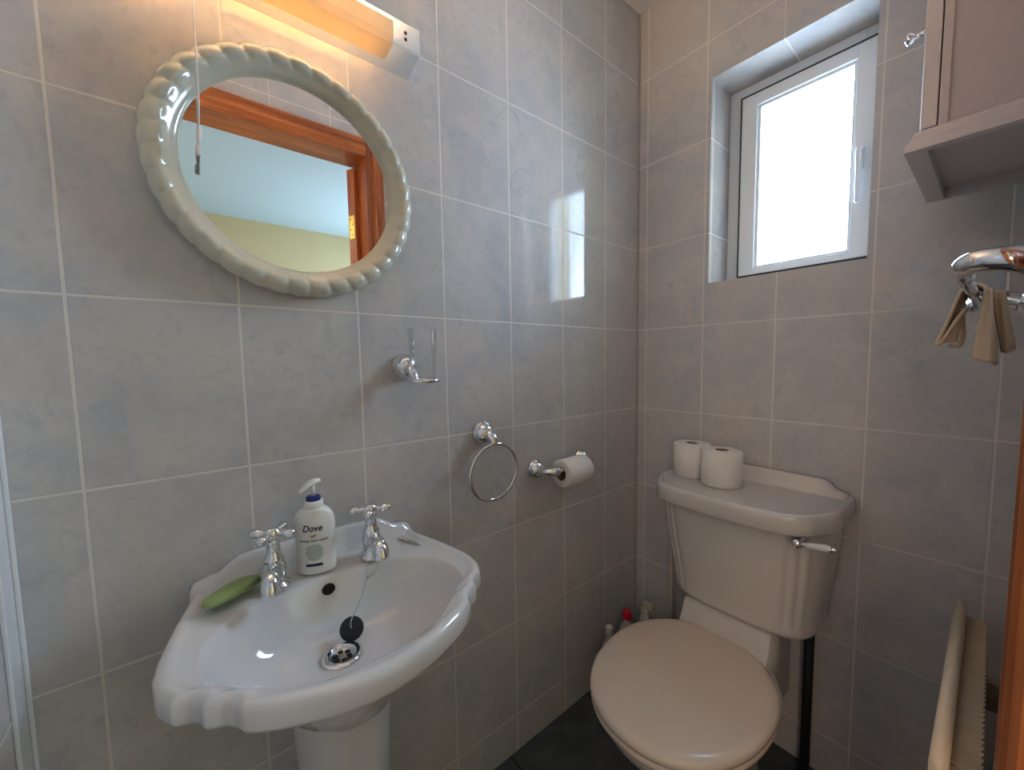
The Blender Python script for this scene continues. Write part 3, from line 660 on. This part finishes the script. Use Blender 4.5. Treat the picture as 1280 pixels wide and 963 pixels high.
# pipes behind the toilet
b = MB(); b.tube([(.155, -.022, 0), (.155, -.022, .52)], .0065, 14); b.lathe([(.013, 0), (.013, .006), (.008, .010)], (.155, -.022, 0), n=16); b.tube([(.155, -.022, .515), (.168, -.022, .522), (.183, -.022, .523)], .006, 12)
tag(b.build('supply_pipe', M['bottle_grey']), 'thin white pipe running down the wall beneath the cistern, corner side', 'pipe')
b = MB(); b.tube([(.553, -.045, 0), (.553, -.045, .4385)], .0112, 16); b.lathe([(.019, 0), (.019, .01), (.0145, .014)], (.553, -.045, 0), n=18)
tag(b.build('black_pipe', M['black']), 'black vertical pipe below the lever end of the cistern', 'pipe')

# cleaning bottles in the corner
def cleaner(name, x, y, H, rb, capr, caph, cap_mat, label, body_mat, capname='cap'):
    o = thing(name, (x, y, 0), label, 'bottle', 'cleaning bottles in the corner')
    hb = H - caph
    b = MB(); b.lathe([(rb * .94, 0), (rb, .004), (rb, hb * .62), (rb * .94, hb * .72), (rb * .62, hb * .88), (capr * .8, hb * .95), (capr * .78, hb + .002)], (x, y, 0), n=28); b.build('bottle_body', body_mat, o)
    b = MB(); b.lathe([(capr, hb), (capr * 1.02, hb + .002), (capr * .96, H - .003), (capr * .85, H), (capr * .3, H + .0005)], (x, y, 0), n=24); b.build(capname, cap_mat, o)
    return o
cleaner('cleaner_bottle', .078, -.262, .272, .030, .0125, .03, M['bottle_grey'], 'slim pale cleaner bottle with white cap, nearest the viewer behind the toilet', M['bottle_grey'])
cleaner('bleach_bottle', .080, -.168, .285, .036, .0145, .028, M['red'], 'cleaner bottle with red cap on the floor in the corner', M['bottle_grey'])
o = thing('spray_bottle', (.094, -.080, 0), 'pale trigger spray bottle farthest into the corner behind the toilet', 'bottle', 'cleaning bottles in the corner')
b = MB(); b.lathe([(.034, 0), (.036, .004), (.036, .15), (.030, .19), (.0165, .235), (.013, .25)], (.094, -.080, 0), n=28); b.build('bottle_body', M['bottle_grey'], o)
b = MB(); b.lathe([(.0145, .245), (.0150, .247), (.0150, .262), (.010, .266)], (.094, -.080, 0), n=20); b.box(.083, .124, -.090, -.070, .264, .286, bev=.005); b.tube([(.116, -.080, .266), (.119, -.080, .252), (.113, -.080, .238)], .004, 8); b.build('trigger_head', M['bottle_grey'], o)

# ------------------------------------------------------------------ wall cabinet (right wall)
CB = thing('wall_cabinet', (.80, -.24, 1.44), 'white wall cabinet with recessed side panel hung high right of the window', 'cabinet')
cy0, cy1, cz0, cz1 = -.385, -.095, 1.437, 2.02
b = MB()
b.box(.757, XC, cy0 + .006, cy0 + .016, cz0 + .02, cz1)                       # recessed side panel
b.box(.757, .767, cy0, cy0 + .016, cz0, cz1, bev=.001)                     # stiles and rails of the side
b.box(.851, XC, cy0, cy0 + .016, cz0, cz1, bev=.001); b.box(.764, .852, cy0, cy0 + .016, cz1 - .05, cz1); 
b.box(.757, XC, cy1 - .016, cy1, cz0, cz1); b.box(.748, XC, cy0 + .01, cy1 - .01, cz0 + .014, cz0 + .024); b.box(.757, XC, cy0 + .01, cy1 - .01, cz1 - .016, cz1); b.box(XC - .006, XC, cy0 + .01, cy1 - .01, cz0 + .01, cz1)
b.build('carcass', M['panel_paint'], CB)
b = MB()
# bottom moulding: flared band round the near side, front and far side
def mould(mb, p0, p1, n):
    prof_m = [(0, 1.466), (.004, 1.464), (.008, 1.458), (.010, 1.451), (.0145, 1.445), (.016, 1.438), (.016, 1.434), (0, 1.434)]
    mb.rings([[(p[0] + n_[0] * d_, p[1] + n_[1] * d_, z) for d_, z in prof_m] for p, n_ in ((p0, n[0]), (p1, n[1]))], smooth=False)
fx = .740
mould(b, (XC, cy0), (fx, cy0), ((0, -1), (-1, -1))); mould(b, (fx, cy0), (fx, cy1), ((-1, -1), (-1, .6))); mould(b, (fx, cy1), (XC, cy1), ((-1, .6), (0, .6)))
b.box(fx, fx + .008, cy0, cy1, 1.4335, 1.452); 
b.build('base_moulding', M['white_paint'], CB)
b = MB(); frm = (.738, .7555)
b.box(frm[0], frm[1], cy0 + .001, cy0 + .045, 1.468, cz1, bev=.0015); b.box(frm[0], frm[1], cy1 - .045, cy1 - .001, 1.468, cz1, bev=.0015); b.box(frm[0], frm[1], cy0 + .04, cy1 - .04, 1.468, 1.515); b.box(frm[0], frm[1], cy0 + .04, cy1 - .04, cz1 - .05, cz1); b.box(frm[0] + .006, frm[1], cy0 + .04, cy1 - .04, 1.51, cz1 - .04)
dr = b.build('door', M['white_paint'], CB)
b = MB(); b.lathe([(.0045, 0), (.0035, .003), (.0030, .012), (.0065, .015), (.0085, .018), (.0080, .021), (.003, .023)], (.738, -.372, 1.6135), (-1, 0, 0), 20); b.build('knob', M['chrome'], dr)

# ------------------------------------------------------------------ towel rail (right wall) with cloth
TRL = thing('towel_rail', (XC, -.37, 1.21), 'chrome towel rail on the right wall below the cabinet', 'towel rail')
def rail_arm(y, zc, far=False):
    b = MB()
    b.lathe([(.029, 0), (.029, .004), (.026, .008), (.022, .016), (.015, .022), (.011, .024)], (XC, y, zc), (-1, 0, 0), 30)
    pts = rr_spline([(XC - .018, y, zc + .002), (XC - .038, y - (.0 if far else .012), zc + .010), (.806, y - (0 if far else .008), zc + .012), (.797, y + (.0 if far else .012), zc + .006), (.799, y + (-.012 if far else .03), zc)], 6)
    n = len(pts); b.tube(pts, [.0150 - .0055 * (i / (n - 1)) for i in range(n)], 18); b.build('bracket_arm', M['chrome'], TRL)
rail_arm(-.552, 1.222); rail_arm(-.175, 1.212, True)
b = MB(); b.tube([(.799, -.54, 1.221), (.806, -.19, 1.212)], .0062, 16); b.build('rod', M['chrome'], TRL)
# cloth draped over the rod
CL = thing('face_cloth', (.803, -.33, 1.12), 'beige face cloth draped in folds over the chrome towel rail', 'cloth')
def fold_strip(path, y0, y1, th, wob=0, seed=0):
    """cloth strip: path in (x, z) swept from y0 to y1, with thickness"""
    rnd = random.Random(seed); P = rr_spline([Vector((x, 0, z)) for x, z in path], 5); n = len(P); cols = 9
    top, bot = [], []
    for i, p in enumerate(P):
        d = P[min(i + 1, n - 1)] - P[max(i - 1, 0)]; d.normalize(); nn = Vector((-d.z, 0, d.x))
        t_, b_ = [], []
        for k in range(cols):
            y = y0 + (y1 - y0) * k / (cols - 1); a = wob * sin(2.2 * k + i * .35 + seed) * (.3 + .7 * min(1, abs(i - n / 2) / (n / 2)))
            q = Vector((p.x, y + a * .5, p.z)) + nn * a
            t_.append(q + nn * th / 2); b_.append(q - nn * th / 2)
        top.append(t_); bot.append(b_)
    mb = MB(); mb.rings([t_ + b_[::-1] for t_, b_ in zip(top, bot)]); return mb
zr = 1.2190
def flap(name, path, y0, y1, th, wob, seed, mat=M['cloth']):
    return fold_strip(path, y0, y1, th, wob, seed).build(name, mat, CL, sub=1)
flap('hanging_fold', [(.804, zr + .0085), (.792, zr + .004), (.784, 1.197), (.777, 1.172), (.770, 1.150), (.772, 1.146), (.779, 1.160), (.788, 1.180), (.797, 1.198)], -.375, -.345, .0045, .0008, 1)
flap('hanging_fold', [(.804, zr + .0085), (.7915, zr - .002), (.792, 1.180), (.794, 1.160), (.790, 1.142), (.778, 1.143)], -.347, -.30, .005, .0012, 2)
flap('hanging_fold', [(.801, zr + .009), (.809, zr + .0085), (.8155, zr - .004), (.819, 1.185), (.825, 1.150), (.828, 1.112)], -.385, -.31, .005, .001, 3)
def face_panel(name, xl0, xr0, z0, xl1, xr1, z1, y, seed, mat=M['cloth'], hem=True):
    """broad folded face of the cloth, turned to the room's doorway, slightly billowed"""
    rnd = random.Random(seed); rows, cols = 16, 13; F, Bk = [], []
    for i in range(rows):
        t = i / (rows - 1); xl = xl0 + (xl1 - xl0) * t; xr = xr0 + (xr1 - xr0) * t; z = z0 + (z1 - z0) * t
        f_, b_ = [], []
        for k in range(cols):
            s = k / (cols - 1); bul = .009 * sin(PI * s) ** .6 * (.5 + .5 * t) + .0015 * sin(9 * s + 3 * t + seed)
            if hem and .80 < t < .86: bul -= .0022
            zz_ = z - .004 * sin(3 * s + seed) * t
            f_.append((xl + (xr - xl) * s, y - bul, zz_)); b_.append((xl + (xr - xl) * s, y + .012 - .4 * bul, zz_))
        F.append(f_); Bk.append(b_)
    mb = MB(); mb.rings([a + c[::-1] for a, c in zip(F, Bk)]); return mb.build(name, mat, CL, sub=1)
face_panel('hanging_fold', .7905, .7955, 1.207, .7695, .7890, 1.1455, -.352, 9)
face_panel('hanging_fold', .8125, .820, 1.221, .8055, .8300, 1.118, -.400, 5)
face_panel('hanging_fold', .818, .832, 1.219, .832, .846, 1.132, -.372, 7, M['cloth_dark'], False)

# ------------------------------------------------------------------ radiator (right wall, low)
RA = thing('radiator', (.83, -.34, 0), 'cream convector radiator with rounded front edge low on the right wall', 'radiator')
ry0, ry1, rzt = -.585, -.105, .64
b = MB(); b.rings([[(.799, y, .10), (.799, y, rzt - .006), (.8015, y, rzt + .003), (.8075, y, rzt + .0065), (.8135, y, rzt + .003), (.816, y, rzt - .006), (.816, y, rzt - .03), (.812, y, rzt - .03), (.812, y, .10)] for y in (ry0, ry1)], smooth=True); b.build('front_panel', M['rad'], RA)
b = MB(); pts_o = []; nf = 38; rs = []
yy = [ry0 + .012 + (ry1 - ry0 - .02) * i / (nf * 6) for i in range(nf * 6 + 1)]
for y in yy:
    ph = 2 * PI * (y - ry0) / .0125
    xo = .8415 + .0013 * sin(ph); rs.append([(.8135, y, .12), (.8135, y, rzt - .022 + .0015 * sin(ph)), (xo, y, rzt - .020 + .0015 * sin(ph)), (xo, y, .12)])
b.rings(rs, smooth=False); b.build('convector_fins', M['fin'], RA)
for y in (-.50, -.19): MB().box(.838, XC, y - .012, y + .012, .5, .55).build('wall_bracket', M['rad'], RA)
b = MB(); b.tube([(.83, -.597, 0), (.83, -.597, .11)], .0075, 12); b.lathe([(.012, .06), (.016, .065), (.016, .10), (.010, .115), (.006, .118)], (.83, -.597, 0), n=16); b.box(.80, .84, -.605, -.575, .10, .13, bev=.004); b.build('valve', M['rad'], RA)

# ------------------------------------------------------------------ light
world = bpy.data.worlds.new('overcast_sky'); sc.world = world; world.use_nodes = True
bg = world.node_tree.nodes['Background']; bg.inputs[0].default_value = (.58, .77, 1.0, 1); bg.inputs[1].default_value = 22.0
def area(name, loc, rot, sx, sy, power, col):
    l = bpy.data.lights.new(name, 'AREA'); l.shape = 'RECTANGLE'; l.size = sx; l.size_y = sy; l.energy = power; l.color = col
    o = bpy.data.objects.new(name, l); COL.objects.link(o); o.location = loc; o.rotation_euler = rot; return o
p = area('window_portal', (.451, .19, 1.66), (-PI / 2, 0, 0), .3, .5, 1, (1, 1, 1)); p.data.cycles.is_portal = True
area('hall_daylight', (2.5, HY1 - .03, 1.4), (-PI / 2, 0, 0), 1.2, 1.2, 27, (.80, .90, 1.0))
area('hall_overhead_fill', (2.1, -2.6, HH - .03), (0, 0, 0),  .6, .6, 6, (1, .84, .70))  # unseen fill added up in the hall, warms back wall and toilet through the doorway
l = bpy.data.lights.new('hall_warm_fill', 'POINT'); l.energy = 20; l.color = (1, .78, .66); l.shadow_soft_size = .35  # added warm fill behind the camera, no lamp modelled; lifts the upper back wall
o = bpy.data.objects.new('hall_warm_fill', l); COL.objects.link(o); o.location = (1.36, -2.35, 1.05)

# ------------------------------------------------------------------ camera
def cam():
    yaw_, pit, rol = .8840, -.0751, -.0154
    f = Vector((-sin(yaw_) * cos(pit), cos(yaw_) * cos(pit), sin(pit))); r_ = Vector((cos(yaw_), sin(yaw_), 0)); u = r_.cross(f)
    c, s = cos(rol), sin(rol); r2 = r_ * c + u * s; u2 = u * c - r_ * s
    cd = bpy.data.cameras.new('camera'); o = bpy.data.objects.new('camera', cd); COL.objects.link(o)
    m = Matrix((r2, u2, -f)).transposed().to_4x4(); m.translation = (.828044, -1.257088, 1.12994); o.matrix_world = m
    cd.sensor_width = 36; cd.lens = 36 * 492.9622 / 1280; cd.shift_x = -3.3005 / 1280; cd.shift_y = 6.6113 / 1280; cd.clip_start = .01
    sc.camera = o
cam()
vs_ = sc.view_settings; vs_.view_transform = 'Standard'; vs_.look = 'None'; vs_.gamma = 1; vs_.exposure = .68; vs_.use_curve_mapping = False
cy = sc.cycles; cy.use_denoising = True; cy.max_bounces = 10; cy.diffuse_bounces = 5; cy.glossy_bounces = 5; cy.transparent_max_bounces = 12; cy.transmission_bounces = 6; cy.sample_clamp_indirect = 25; cy.caustics_reflective = False; cy.caustics_refractive = False
